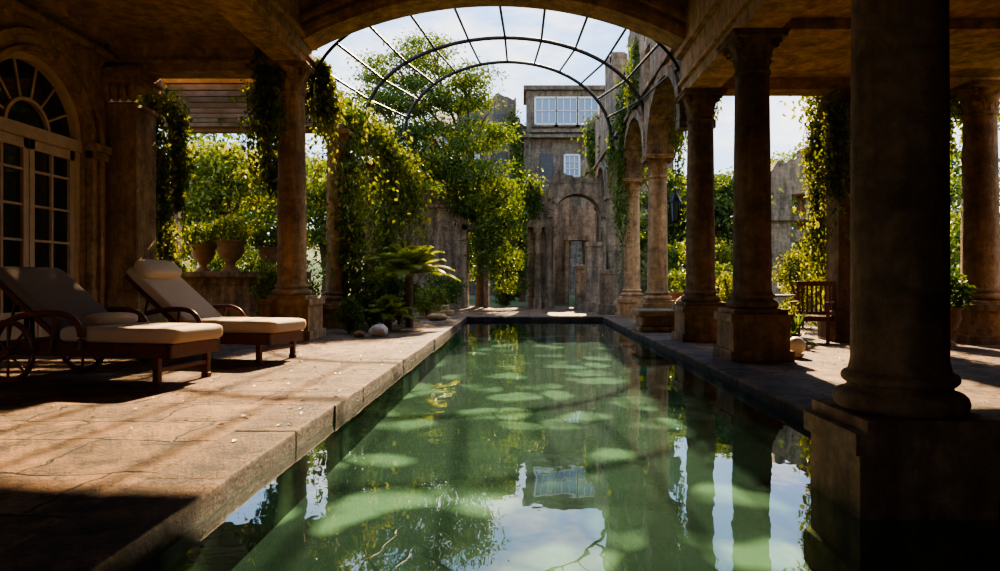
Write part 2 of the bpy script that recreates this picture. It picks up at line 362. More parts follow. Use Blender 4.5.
o = N(nt, 'ShaderNodeOutputMaterial'); L(nt, mx.outputs[0], o.inputs[0])
b = MB(); b.add([(XL - .02, YS, -.1), (XR + .02, YS, -.1), (XR + .02, YF + .02, -.1), (XL - .02, YF + .02, -.1)], [(0, 1, 2, 3)])
b.obj('pool_water', [m])

# ------------------------------------------------------------------ columns
def capital(b, x, y, z0, z1, r, mat=0):
    h = z1 - z0; ab = h * .16
    b.lathe(x, y, [(r * 1.0, z0), (r * 1.12, z0 + .02), (r * 1.12, z0 + .05), (r * .98, z0 + .07), (r * 1.0, z0 + h * .4), (r * 1.15, z0 + h * .65), (r * 1.45, z1 - ab)], 24, mat)
    for k, (za, zb_, rr, n, off) in enumerate([(.1, .48, .98, 8, 0), (.3, .78, 1.03, 8, .5)]):
        for i in range(n):
            a = (i + off) * 2 * math.pi / n; ca, sa = math.cos(a), math.sin(a)
            rows = []
            for t in np.linspace(0, 1, 6):
                rad = r * (rr + .08 + .38 * t ** 3); zz = z0 + h * (za + (zb_ - za) * (t if t < .9 else .86)); wd = r * .34 * math.sin(math.pi * (.25 + .62 * t))
                for sd in (-1, 0, 1):
                    rad2 = rad - (.03 * abs(sd)); rows.append((x + rad2 * ca - sd * wd * sa, y + rad2 * sa + sd * wd * ca, zz))
            f = [(i_ * 3 + j, i_ * 3 + j + 1, i_ * 3 + j + 4, i_ * 3 + j + 3) for i_ in range(5) for j in range(2)]
            b.add(rows, f, mat, True)
    for i in range(4):
        a = math.pi / 4 + i * math.pi / 2
        c = np.array([x + r * 1.55 * math.cos(a), y + r * 1.55 * math.sin(a), z1 - ab - h * .12]); d = np.array([math.cos(a), math.sin(a), 0])
        p = [c + d * (.32 * r * (1 - t / 16)) * math.cos(t * .9) + np.array([0, 0, 1]) * (.32 * r * (1 - t / 16)) * math.sin(t * .9) for t in range(12)]
        b.tube(p, r * .1, 6, mat)
    w_ = r * 1.62
    b.box(x - w_, x + w_, y - w_, y + w_, z1 - ab, z1 - ab * .4, mat); b.box(x - w_ * 1.06, x + w_ * 1.06, y - w_ * 1.06, y + w_ * 1.06, z1 - ab * .4, z1, mat)

def column(name, x, y, ztop, r, pw, ph, z0=0.0, cap=.5, mat=M_STONE, pd=None, ruined=False):
    b = MB(); h = pw / 2; hd = (pd or pw) / 2
    b.box(x - h, x + h, y - hd, y + hd, z0, z0 + (ph - z0) * .22)
    b.box(x - h * .9, x + h * .9, y - hd * .9, y + hd * .9, z0 + (ph - z0) * .22, ph - .1)
    b.box(x - h * .98, x + h * .98, y - hd * .98, y + hd * .98, ph - .1, ph)
    pr = []
    def tor(zc, rc, rt, n=7):
        for i in range(n):
            a = -math.pi / 2 + math.pi * i / (n - 1); pr.append((rc + rt * math.cos(a), zc + rt * math.sin(a)))
    bw = min(r * 1.42, h * .97)
    b.box(x - bw * 1.0, x + bw, y - min(bw, hd), y + min(bw, hd), ph, ph + .06)
    tor(ph + .06 + .05, r * 1.17, .05); pr.append((r * 1.1, ph + .17)); pr.append((r * 1.08, ph + .19)); tor(ph + .19 + .03, r * 1.08, .03)
    pr.append((r * 1.06, ph + .26)); pr.append((r * 1.01, ph + .31))
    zt = ztop - cap
    for i in range(12):
        t = (i + 1) / 12; pr.append((r * (1.01 - .12 * t ** 1.6) * (1 + .006 * vnoise(i * 1.3, x)), ph + .31 + (zt - ph - .31) * t))
    b.lathe(x, y, pr, 40)
    if not ruined: capital(b, x, y, zt, ztop, r * .88)
    return b.obj(name, [mat], 0.012)

column('stone_column', -3.95, 11.45, 4.65, .24, .9, .68)
column('stone_column', -3.95, 14.2, 4.15, .22, .85, .5)
column('stone_column', -3.9, 3.0, 4.65, .24, .9, .68)
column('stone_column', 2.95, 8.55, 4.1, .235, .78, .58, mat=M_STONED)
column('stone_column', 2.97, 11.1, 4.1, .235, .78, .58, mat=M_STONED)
column('stone_column', 2.97, 14.6, 3.7, .22, .8, .5)
column('stone_column', 2.97, 18.0, 3.7, .22, .8, .5)
column('stone_column', 1.87, 3.31, 6.2, .215, .72, .30, z0=-.5, mat=M_STONED, pd=.58, cap=.5)
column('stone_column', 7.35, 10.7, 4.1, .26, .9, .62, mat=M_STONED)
column('stone_column', -3.75, 16.8, 3.9, .22, .8, .5, mat=M_STONED, cap=.4)
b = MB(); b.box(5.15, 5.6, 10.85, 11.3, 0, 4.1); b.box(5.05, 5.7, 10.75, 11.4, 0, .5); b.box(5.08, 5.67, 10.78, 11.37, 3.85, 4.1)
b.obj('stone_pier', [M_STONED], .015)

# ------------------------------------------------------------------ portico shell
CEN = 6.2
b = MB(); b.box(-7.3, -4.15, YS, 11.5, 5.0, 5.25); b.box(-3.65, 2.7, YS, 11.3, CEN, CEN + .25); b.box(3.2, 7.8, YS, 11.2, 4.3, 4.55)
for yy in (1.5, 5.0, 8.4):
    b.box(-6.9, -4.15, yy, yy + .35, 4.82, 5.0)
    b.box(3.2, 7.4, yy, yy + .3, 4.16, 4.3)
b.obj('ceiling', [M_PLAST], .01)
b = MB()
b.box(-4.15, -3.65, YS, 11.6, 4.65, CEN + .25); b.box(-4.2, -3.6, YS, 11.65, 4.78, 4.84); b.box(-4.22, -3.58, YS, 11.7, 5.02, 5.1)
b.obj('trim_beam_west', [M_PLAST], .01)
b = MB(); b.box(2.7, 3.2, YS, 11.3, 4.1, CEN + .25); b.box(2.64, 3.26, YS, 11.33, 4.28, 4.34); b.box(2.6, 3.3, YS, 11.35, 4.75, 4.85)
b.obj('trim_beam_east', [M_PLAST], .01)
b = MB(); b.box(-7.3, -4.15, 11.15, 11.6, 4.5, 5.25); b.box(-7.1, -4.15, 11.1, 11.15, 4.62, 4.68); b.box(-7.1, -4.15, 11.05, 11.15, 4.88, 5.0)
b.obj('lintel', [M_PLAST], .01)
b = MB(); b.box(3.2, 7.8, 10.85, 11.25, 4.1, 4.55); b.obj('lintel', [M_PLAST], .01)
b = MB(); R = 6.9; cx = -.47; zc = 5.82 - R
zl = lambda x: zc + math.sqrt(R * R - (x - cx) ** 2)
b.strips('x', 11.05, 11.55, np.linspace(-3.66, 2.72, 41), lambda x: [(zl(x), CEN + .3)])
am = math.asin(3.19 / R)
b.arcband('x', 10.99, 11.06, cx, zc, R + .001, R + .10, math.pi / 2 - am, math.pi / 2 + am, 40)
b.arcband('x', 10.95, 11.06, cx, zc, R + .2, R + .27, math.pi / 2 - am, math.pi / 2 + am, 40)
b.arcband('x', 11.02, 11.58, cx, zc, R - .07, R + .001, math.pi / 2 - am, math.pi / 2 + am, 40)
b.obj('transverse_arch', [M_PLAST], 0)
yc, ra, zs = 9.5, 1.06, 3.15
def wfn(y):
    if abs(y - yc) < ra: return [(zs + math.sqrt(max(0, ra * ra - (y - yc) ** 2)), 5.05)]
    return [(0, 5.05)]
grid = np.concatenate([[YS, 2, 6, yc - ra], yc + ra * -np.cos(np.linspace(0, math.pi, 30))[1:-1], [yc + ra, 11.1]])
b = MB(); b.strips('y', -7.3, -6.9, grid, wfn)
b.obj('wall_west', [M_PLAST])
b = MB()
for r0, r1, t in ((ra, ra + .08, -6.80), (ra + .08, ra + .22, -6.86), (ra + .22, ra + .30, -6.80)):
    b.arcband('y', -6.92, t, yc, zs, r0, r1, n=32)
    b.box(-6.92, t, yc - r1, yc - r0, 0, zs); b.box(-6.92, t, yc + r0, yc + r1, 0, zs)
for s_ in (-1, 1):
    c_ = yc + s_ * (ra + .18)
    b.box(-6.92, -6.72, c_ - .2, c_ + .2, zs - .1, zs + .02); b.box(-6.92, -6.76, c_ - .18, c_ + .18, zs - .22, zs - .1)
b.box(-6.92, -6.74, YS, 11.1, 4.62, 4.72); b.box(-6.92, -6.66, YS, 11.1, 4.86, 5.0); b.box(-6.92, -6.82, YS, yc - ra - .3, 0, .3)
b.obj('trim_archivolt', [M_PLAST], .006)
b = MB(); X0, X1 = -7.12, -7.02
b.box(-7.3, -7.0, yc - ra, yc - ra + .1, 0, zs); b.box(-7.3, -7.0, yc + ra - .1, yc + ra, 0, zs); b.box(-7.3, -6.96, yc - ra, yc + ra, zs - .14, zs + .04)
for a_, c_ in ((yc - ra + .1, yc - .01), (yc + .01, yc + ra - .1)):
    b.box(X0, X1, a_, a_ + .1, .02, zs - .14); b.box(X0, X1, c_ - .1, c_, .02, zs - .14)
    b.box(X0, X1, a_, c_, .02, .55); b.box(X0, X1, a_, c_, zs - .28, zs - .14)
    mid = (a_ + c_) / 2; b.box(X0 + .02, X1 - .01, mid - .02, mid + .02, .5, zs - .2)
    for zz in (1.05, 1.55, 2.05, 2.55): b.box(X0 + .02, X1 - .01, a_, c_, zz, zz + .035)
    b.box(X0 + .03, X0 + .05, a_, c_, .5, zs - .2, 1)
    b.box(X1, X1 + .02, a_ + .15, c_ - .15, .14, .42)
b.box(X1, X1 + .05, yc + .03, yc + .06, 1.0, 1.15, 2)
b.obj('door_1', [M_PAINT, M_GLASS, M_IRON], .004)
b = MB()
b.arcband('y', -7.25, -6.98, yc, zs, ra - .1, ra, n=32); b.arcband('y', -7.12, -7.03, yc, zs, .40, .45, n=20)
for a in np.linspace(0, math.pi, 8)[1:-1]:
    p0 = (-7.08, yc + .44 * math.cos(a), zs + .44 * math.sin(a)); p1 = (-7.08, yc + (ra - .08) * math.cos(a), zs + (ra - .08) * math.sin(a)); b.tube([p0, p1], .022, 6)
b.arcband('y', -7.11, -7.09, yc, zs + .03, .001, ra - .05, n=32, mat=1)
b.obj('window_1', [M_PAINT, M_GLASS])
b = MB(); b.box(-9.5, -9.4, 6, 12, 0, 5); b.box(-9.5, -7.3, 11.2, 11.3, 0, 5); b.box(-9.5, -7.3, 7.5, 7.6, 0, 5); b.box(-9.5, -7.3, 7.5, 11.3, 4.9, 5); b.obj('wall_inner_room', [M_STONED])
b = MB(); px, py = -6.72, 11.35
b.box(px - .42, px + .42, py - .4, py + .4, 0, .7); b.box(px - .33, px + .33, py - .3, py + .3, .7, 3.95); b.box(px - .38, px + .38, py - .35, py + .35, .7, .85)
b.box(px - .36, px + .36, py - .33, py + .33, 3.85, 3.92)
for k in range(5):
    u = px - .28 + k * .14
    b.superell((u, py - .33, 4.1), (.06, 0, 0), (0, .07, 0), (0, 0, .15), .7, 10, 8)
b.box(px - .38, px + .38, py - .36, py + .36, 4.25, 4.35); b.box(px - .43, px + .43, py - .4, py + .4, 4.35, 4.5)
b.obj('pilaster', [M_STONE], .012)
b = MB(); b.box(7.6, 8.0, YS, 9.9, 0, 4.5); b.obj('wall_east', [M_PLAST])
b = MB(); b.strips('x', YS - .4, YS, np.array([-7.3, -6.6, -6.4, -3.0, -1.5, 8.0]), lambda x: [(4.2, 6.45)] if -6.4 < x < -3.0 else [(-.5 if x > -1.6 else 0, 6.45)])
b.obj('south_light_blocker', [M_PLAST])  # unseen wall added to darken the near column, left opening admits fill

# ------------------------------------------------------------------ pergola
b = MB()
for yy in np.arange(11.85, 15.3, .42): b.box(-8.2, -3.9, yy, yy + .08, 4.5, 4.66)
for xx in (-8.0, -6.6, -5.3, -4.05): b.box(xx - .06, xx + .06, 11.6, 15.5, 4.68, 4.82)
b.box(-8.2, -3.75, 15.3, 15.5, 4.4, 4.62); b.box(-8.1, -7.9, 15.3, 15.5, 0, 4.4); b.box(-4.05, -3.85, 14.1, 14.3, 4.15, 4.5)
b.box(-4.05, -3.8, 11.7, 16.9, 4.15, 4.4)
b.obj('pergola', [M_WOODG], .006)
b = MB(); b.box(-9.5, -4.4, 13.3, 13.7, 0, 1.05); b.box(-9.6, -4.35, 13.22, 13.78, 1.05, 1.17); b.box(-9.6, -4.35, 13.22, 13.78, 0, .15)
b.obj('garden_wall', [M_RUIN], .012)
def urn(name, x, y, z, s=1.0, leafm=LG, n=900, lr=.35, mat=M_TERRA):
    b = MB(); b.lathe(x, y, [(.15 * s, z), (.15 * s, z + .04 * s), (.07 * s, z + .1 * s), (.08 * s, z + .16 * s), (.18 * s, z + .25 * s), (.23 * s, z + .38 * s), (.21 * s, z + .46 * s), (.27 * s, z + .52 * s), (.27 * s, z + .55 * s), (.2 * s, z + .54 * s), (.18 * s, z + .5 * s)], 28)
    P = rng.normal(size=(n, 3)); P /= np.linalg.norm(P, axis=1, keepdims=True); P *= rng.uniform(.3, 1, (n, 1)) ** .5 * lr
    P[:, 2] *= .8; P += (x, y, z + .6 * s + lr * .35)
    b.leaves(P, .09, 1); b.obj(name, [mat, leafm])
urn('urn_planter', -6.45, 13.5, 1.17, 1.0); urn('urn_planter', -5.9, 13.5, 1.17, 1.15, LY, 1100, .4); urn('urn_planter', -5.1, 13.5, 1.17, .9, LG)

# ------------------------------------------------------------------ east arcade (ruined)
def topz(y): return 6.3 + .35 * vnoise(y, 1, .8) + (0.5 if 15 < y < 17.2 else 0) + (1.0 if 20 < y < 22 else 0) + .04 * (y - 11)
arches = [(12.95, 1.42), (16.3, 1.45), (19.7, 1.45), (23.1, 1.4)]
def afn(y):
    t = topz(y)
    for c, r in arches:
        if abs(y - c) < r: lo = 3.7 + 1.2 * math.sqrt(max(0, 1 - ((y - c) / r) ** 2)); break
    else:
        lo = 3.7 if y < 19 else 0
    for wc in (14.6, 16.9, 19.2, 21.2, 23.6):
        if abs(y - wc) < .33: return [(lo, 5.35), (6.1, max(t, 6.3))]
    return [(lo, t)]
b = MB(); gy = np.unique(np.round(np.concatenate([np.arange(11.4, 25.0, .1)] + [[c - r, c + r] for c, r in arches] + [[wc - .33, wc + .33] for wc in (14.6, 16.9, 19.2, 21.2, 23.6)]), 3))
b.strips('y', 2.74, 3.2, gy, afn)
for c, r in arches:
    b.arcband('y', 2.68, 3.26, c, 3.7, r, r + .22, n=15, ez=1.2 / 1.42, gap=.05)
    for e in (-1, 1): b.box(2.66, 3.28, c + e * (r + .12) - .14, c + e * (r + .12) + .14, 3.58, 3.72)
b.box(2.66, 3.28, 11.4, 25, 5.12, 5.22)
for k in range(40):
    y_ = rng.uniform(11.6, 24.8); h_ = rng.uniform(.12, .3); b.box(2.76, 3.18, y_, y_ + rng.uniform(.2, .5), topz(y_) - .2, topz(y_) + h_)
b.obj('ruined_arcade', [M_RUIN], 0)

# ------------------------------------------------------------------ iron vault
b = MB(); ribs = [(11.62, -.42, 3.25, 4.25, 6.0), (15.0, -.38, 3.15, 4.55, 6.45), (18.2, -.4, 2.82, 4.9, 6.95)]
def ribp(rb, a): return (rb[1] + rb[2] * math.cos(a), rb[0], rb[3] + (rb[4] - rb[3]) * math.sin(a))
A = np.linspace(0, math.pi, 41)
for i, rb in enumerate(ribs):
    b.tube([ribp(rb, a) for a in A], .045 if i else .03, 8)
for a in np.linspace(0, math.pi, 13)[1:-1]:
    b.tube([ribp(r_, a) for r_ in ribs], .026, 6)
for i, rb in enumerate(ribs):
    x_ = rb[1] + rb[2]; b.tube([(x_, rb[0], rb[3]), (2.9, rb[0], rb[3] - .05)], .04, 6)
    x_ = rb[1] - rb[2]; b.tube([(x_, rb[0], rb[3]), (-3.9, rb[0], rb[3] - .1)], .04, 6)
b.tube([(-3.9, 11.6, 4.15), (-3.9, 15, 4.45), (-3.75, 18.2, 4.8)], .035, 6); b.tube([(-3.75, 18.2, 4.8), (-3.75, 18.2, 0)], .045, 8)
b.obj('iron_vault_frame', [M_IRON])

# ------------------------------------------------------------------ far ruins
b = MB()
def t1(x): return 4.2 + .15 * vnoise(x, 3, 2) + (-.5 if x > -2.3 else 0)
b.strips('x', 24, 24.7, np.arange(-4.6, -1.95, .12), lambda x: [(0, t1(x))])
b.box(-4.7, -4.2, 23.8, 24.8, 0, 4.6); b.box(-3.0, -2.1, 23.85, 24.75, 0, .35); b.box(-2.15, -1.95, 23.9, 24.6, 0, 3.0); b.box(-2.15, -1.2, 23.9, 24.5, 2.8, 3.0); b.box(-1.38, -1.2, 23.9, 24.5, 0, 3.0)
b.box(-4.6, -2.3, 23.9, 24.72, 3.6, 3.72)
b.obj('ruined_wall', [M_RUIN], .01)
b = MB()
ac, ar = 1.95, .85
def t2(x): return (4.35 if x < 1.0 else (4.7 if x < 2.9 else 5.3)) + .25 * vnoise(x, 5, 2.2)
def f2_(x):
    if abs(x - ac) < ar: return [(3.2 + math.sqrt(max(0, ar * ar - (x - ac) ** 2)), t2(x))]
    return [(0, t2(x))]
b.strips('x', 23.6, 24.3, np.unique(np.concatenate([np.arange(.2, 4.2, .12), [ac - ar, ac + ar]])), f2_)
b.arcband('x', 23.5, 24.3, ac, 3.2, ar, ar + .2, n=11, gap=.05)
for x_ in (.55, .95, 2.95, 3.4):
    b.lathe(x_, 23.45, [(.16, 0), (.16, .3), (.12, .35), (.11, 2.6), (.17, 2.7), (.18, 2.85)], 16)
b.box(.2, 1.15, 23.3, 23.7, 2.85, 3.1); b.box(2.75, 3.6, 23.3, 23.7, 2.85, 3.1)
b.strips('x', 27, 27.5, np.arange(.2, 4.4, .15), lambda x: [(2.6, 4.2 + .3 * vnoise(x, 8, 2))] if 1.9 < x < 2.55 else [(0, 4.2 + .3 * vnoise(x, 8, 2))])
b.box(1.75, 1.9, 26.9, 27.4, 0, 2.6); b.box(2.55, 2.7, 26.9, 27.4, 0, 2.6); b.box(1.7, 2.75, 26.85, 27.4, 2.6, 2.8)
b.obj('ruined_gateway', [M_RUIN], 0)
b = MB()
for x_, y_, w_, h_ in ((2.3, 21.3, .5, 2.2), (1.95, 22.3, .35, 1.5), (2.45, 19.4, .38, 1.3)):
    b.box(x_ - w_ / 2, x_ + w_ / 2, y_ - w_ / 2, y_ + w_ / 2, 0, h_); b.box(x_ - w_ * .6, x_ + w_ * .6, y_ - w_ * .6, y_ + w_ * .6, 0, .3); b.box(x_ - w_ * .56, x_ + w_ * .56, y_ - w_ * .56, y_ + w_ * .56, h_ - .15, h_)
b.obj('broken_pillars', [M_RUIN], .015)
b = MB()
def rt(x):
    t = 9.3 + .9 * vnoise(x, 11, 1.1) + (1.2 if 4.6 < x < 6.0 else 0)
    if 3.9 < x < 4.5 or 5.4 < x < 5.9: return [(0, 3.0), (4.6, 6.0), (7.6, max(t, 8.2))]
    return [(0, t)]
b.strips('x', 33.5, 34.2, np.arange(3.3, 7.01, .1), rt)
b.strips('y', 3.3, 3.9, np.arange(34.2, 37.5, .15), lambda y: [(0, 7.5 + .6 * vnoise(y, 3, 1.2))])
b.box(3.2, 7.1, 33.35, 34.2, 6.4, 6.6); b.box(3.2, 7.1, 33.4, 34.2, 3.5, 3.65)
b.obj('ruined_tower', [M_RUIN], 0)

# ------------------------------------------------------------------ manor house
b = MB(); D = 46
def ragged(x0, x1, y0, y1, base, amp, seed):
    def fn(x): return [(0, base + amp * vnoise(x, seed, 1.3))]
    b.strips('x', y0, y1, np.arange(x0, x1 + .01, .2), fn)
ragged(-.6, 10.4, D, D + 1, 11.6, .3, 2); b.box(-.5, 10, D + 1, D + 10, 0, 10.6)
ragged(-4.4, -.4, D - 1, D, 13.3, .45, 4); b.box(-4.2, -.6, D, D + 9, 0, 11.2)
b.box(.3, 6.6, D - .6, D + 3, 0, 13.9)
ragged(6.6, 10.4, D - .3, D + .6, 13.4, .5, 6)
b.box(.1, 6.8, D - .85, D + 3.2, 13.9, 14.2); b.box(.0, 6.9, D - .9, D - .5, 11.0, 11.2)
for zz in (7.0, 10.6): b.box(-4.4, 10.4, D - 1.15, D - .2, zz, zz + .2)
for x_ in (.35, 6.2, 7.9, 10): b.box(x_ - .25, x_ + .25, D - .85, D - .2, 0, 11)
for x_ in (-4.1, -2.35, -.7): b.box(x_ - .25, x_ + .25, D - 1.3, D - .9, 0, 11.5)
def win(x0, x1, z0, z1, y, nx, nz):
    b.box(x0, x1, y - .02, y + .02, z0, z1, 3)
    for i in range(nx + 1):
        xx = x0 + (x1 - x0) * i / nx; t = .06 if i in (0, nx) else .03; b.box(xx - t, xx + t, y - .08, y, z0, z1, 2)
    for i in range(nz + 1):
        zz = z0 + (z1 - z0) * i / nz; t = .06 if i in (0, nz) else .025; b.box(x0, x1, y - .08, y, zz - t, zz + t, 2)
    b.box(x0 - .15, x1 + .15, y - .2, y, z0 - .2, z0 - .07, 0)
win(.9, 2.3, 11.6, 13.4, D - .62, 3, 2); win(2.35, 3.75, 11.6, 13.4, D - .62, 3, 2); win(3.8, 5.2, 11.6, 13.4, D - .62, 3, 2); win(2.9, 3.9, 7.6, 9.5, D - .62, 3, 4)
win(4.7, 5.5, 7.6, 9.5, D - .62, 2, 4)
win(6.9, 7.6, 7.6, 9.5, D - .33, 2, 4); win(8.4, 9.5, 7.6, 9.5, D - .33, 3, 4); win(-3.7, -2.9, 7.8, 9.6, D - 1.02, 2, 4)
for x0 in (1.2, -1.9): b.box(x0, x0 + .9, D - 1.06 if x0 < 0 else D - .65, D, 7.6, 9.6, 1)
for x0 in (-3.8, -1.9): b.box(x0, x0 + .8, D - 1.06, D - .9, 11.0, 12.2, 1)
b.obj('manor_house', [M_MANOR, M_SLATE, M_WHITE, M_SKYGL])
b = MB(); D = 60
b.box(-9, -2.5, D, D + 8, 0, 14.5); b.hexa([(-9.3, D - .4, 14.5), (-2.2, D - .4, 14.5), (-2.2, D + 8, 14.5), (-9.3, D + 8, 14.5), (-8, D + 4, 17), (-3.5, D + 4, 17), (-3.5, D + 4.1, 17), (-8, D + 4.1, 17)], 1)
win(-7.5, -6.0, 11.5, 13.8, D - .05, 3, 4); win(-5.5, -4.0, 11.5, 13.8, D - .05, 3, 4)
b.obj('distant_house', [M_MANOR, M_SLATE, M_WHITE, M_SKYGL])
b = MB()
def ob_(x):
    t = 4.9 + .5 * vnoise(x, 9, 1.2) + (.6 if x > 9.6 else 0)
    return [(0, .8), (2.3, 2.7), (3.9, t)] if (9.1 < x < 9.6 or 10.6 < x < 11.1 or 12.0 < x < 12.5) else [(0, t)]
b.strips('x', 22.5, 23.3, np.arange(8.0, 13.5, .1), ob_)
b.box(7.9, 13.5, 22.35, 23.3, 3.0, 3.15)
b.obj('ruined_outbuilding', [M_RUIN])
gx = np.linspace(-110, 110, 70); gyy = np.linspace(70, 130, 24); XX, YY = np.meshgrid(gx, gyy)
ZZ = 9 * (1 - np.exp(-((YY - 70) / 22) ** 1.3)) + 1.4 * np.sin(XX * .09 + 1) + .9 * np.sin(XX * .31) + .8 * np.sin(YY * .5 + XX * .2)
ZZ[0] = -1
b = MB(); b.add(np.stack([XX, YY, ZZ], -1), [(i * 70 + j, i * 70 + j + 1, (i + 1) * 70 + j + 1, (i + 1) * 70 + j) for i in range(23) for j in range(69)], 0, True)
b.obj('wooded_hillside', [M_HILL])

# ------------------------------------------------------------------ vegetation
def clump_pts(c, r, n, sub=.35, flat=.35, k=None):
    k = k or max(4, int(n / 110))
    d = rng.normal(size=(k, 3)); d /= np.linalg.norm(d, axis=1, keepdims=True); d *= rng.uniform(.35, 1, (k, 1)) ** .6
    C = np.array(c) + d * np.array(r)
    i = rng.integers(0, k, n); return C[i] + rng.normal(size=(n, 3)) * np.array([sub, sub, sub * flat])
def tree(name, base, trunk_h, tr, clumps, n, size, lm, sub=.35, up=.2):
    b = MB(); bx, by, bz = base; top = np.array([bx + rng.uniform(-.2, .2), by, bz + trunk_h])
    b.tube([(bx, by, bz - .1), (bx + .08, by, bz + trunk_h * .4), (bx - .06, by, bz + trunk_h * .75), top], [tr, tr * .85, tr * .75, tr * .6], 10, 1)
    tot = sum(c[1][0] * c[1][1] * c[1][2] for c in clumps)
    for c, r in clumps:
        c = np.array(c, float); st = np.array([bx, by, bz + trunk_h * rng.uniform(.65, 1)]); md = (st + c) / 2 + rng.normal(size=3) * .15 + (0, 0, .2)
        b.tube([st, md, c], [tr * .5, tr * .3, tr * .12], 6, 1)
        for k in range(4):
            e = c + rng.normal(size=3) * np.array(r) * .6; b.tube([md * .3 + c * .7, (c + e) / 2 + (0, 0, .08), e], [tr * .18, tr * .1, tr * .04], 5, 1)
        nn = int(n * (r[0] * r[1] * r[2]) / tot)
        b.leaves(clump_pts(c, r, max(nn, 60), sub), size, 0, .55, up)
    return b.obj(name, [lm, M_BARK])
def P3(px_, py_, d): return ((px_ - 522) * d / 667, d, 1 + (280 - py_) * d / 667)
cl = [(P3(p, q, d), r) for p, q, d, r in [
    (395, 70, 23, (1.2, 1.2, .5)), (430, 52, 24, (1.2, 1, .5)), (465, 75, 24, (1.0, 1, .5)), (375, 105, 22, (1.2, 1, .5)), (415, 100, 23, (1.5, 1.2, .6)), (455, 100, 24, (1.1, 1.2, .6)), (385, 140, 22, (1.3, 1, .55)), (440, 140, 23, (1.5, 1.2, .6)), (475, 135, 24, (1.1, 1, .6)), (420, 165, 23, (1.6, 1.2, .55)), (480, 175, 23, (1.3, 1.2, .6)), (500, 205, 23, (1.0, 1, .7)), (500, 245, 23, (.8, .8, .9)), (470, 200, 24, (1.0, 1, .6)), (508, 275, 23.2, (.6, .7, .7)), (478, 250, 25.2, (1., .6, 1.2))]]
tree('garden_tree', (-1.6, 25.3, 0), 4.5, .2, cl, 46000, .12, LG, .28)
def bushtree(name, x, y, h, w_, n, size, lm, tr=.18):
    cl = []
    for k in range(9):
        a = rng.uniform(0, 6.28); rr = rng.uniform(0, w_ * .55); cl.append(((x + rr * math.cos(a), y + rr * math.sin(a), rng.uniform(.3, .85) * h), (w_ * .42, w_ * .42, h * .16)))
    return tree(name, (x, y, 0), h * .55, tr, cl, n, size, lm, w_ * .14)
for x, y, h, w_, lm in [(-9.0, 20, 5.6, 2.6, LY), (-6.8, 23, 5.4, 2.6, LG), (-12.5, 24, 7, 3.2, LG), (-10, 29, 7.5, 3.6, LY), (-5.5, 30, 7.5, 3.2, LG), (-15, 34, 9, 4.5, LD), (-8, 38, 9.5, 4.5, LB), (-13, 19, 6, 2.6, LD),
                        (6.3, 21, 5.0, 1.9, LG), (7.5, 29, 7.0, 2.4, LG), (15, 22, 5.0, 2.6, LG), (13.5, 34, 8.2, 4.0, LB), (18, 30, 7.0, 4, LD), (9.8, 17, 3.0, 1.6, LY), (-3.2, 36, 8.5, 3.2, LB), (6.2, 27.5, 6.0, 1.9, LG), (15.5, 17, 5, 3, LD), (.0, 32, 5.5, 2.4, LG), (4.5, 30.5, 4.8, 1.8, LY)]:
    bushtree('garden_tree', x, y, h, w_, 9000 if y < 28 else 7500, .16 if y < 28 else .24, lm)
def shrub(name, x, y, r, h, n, size, lm, z=0):
    b = MB(); 
    for k in range(7): 
        a = rng.uniform(0, 6.28); b.tube([(x, y, z), (x + r * .3 * math.cos(a), y + r * .3 * math.sin(a), z + h * .5), (x + r * .6 * math.cos(a), y + r * .6 * math.sin(a), z + h * .85)], [.02, .015, .006], 5, 1)
    P = clump_pts((x, y, z + h * .5), (r * .8, r * .8, h * .45), n, r * .16, .8, 30); P[:, 2] = np.maximum(P[:, 2], z + .03); b.leaves(P, size, 0, .5, .4)
    b.obj(name, [lm, M_BARK])
for x, y, r, h, n, s_, lm in [(-7.8, 14.8, .8, 1.6, 3500, .1, LY), (-6.6, 15.4, .9, 1.9, 4000, .1, LG), (-5.2, 15.0, .8, 1.7, 3500, .1, LY), (-4.75, 12.6, .35, 1.5, 2600, .08, LY), (-3.1, 13.6, .42, 1.1, 2200, .08, LG), (-2.75, 14.9, .5, 1.2, 2200, .08, LD), (-3.25, 12.5, .28, .7, 1300, .07, LG),
                        (-2.5, 17.5, .55, .9, 1800, .09, LY), (-2.6, 21, .8, 1.3, 2000, .12, LG), (-.6, 25.8, .7, 1.5, 2000, .12, LG), (4.3, 13.5, .5, 1.2, 2500, .08, LY), (4.6, 16, .6, 1.6, 2800, .1, LG), (5.9, 14.0, .7, 1.7, 2800, .1, LY), (6.8, 12.9, .7, 2.0, 2800, .1, LG), (5.2, 18.5, 1.0, 2.3, 3600, .12, LY), (8.4, 14, 1.0, 2.3, 3200, .12, LD), (4.1, 10.6, .3, .7, 1200, .07, LY), (4.3, 20.6, .8, 2.4, 2800, .12, LG)]:
    shrub('garden_shrub', x, y, r, h, n, s_, lm)
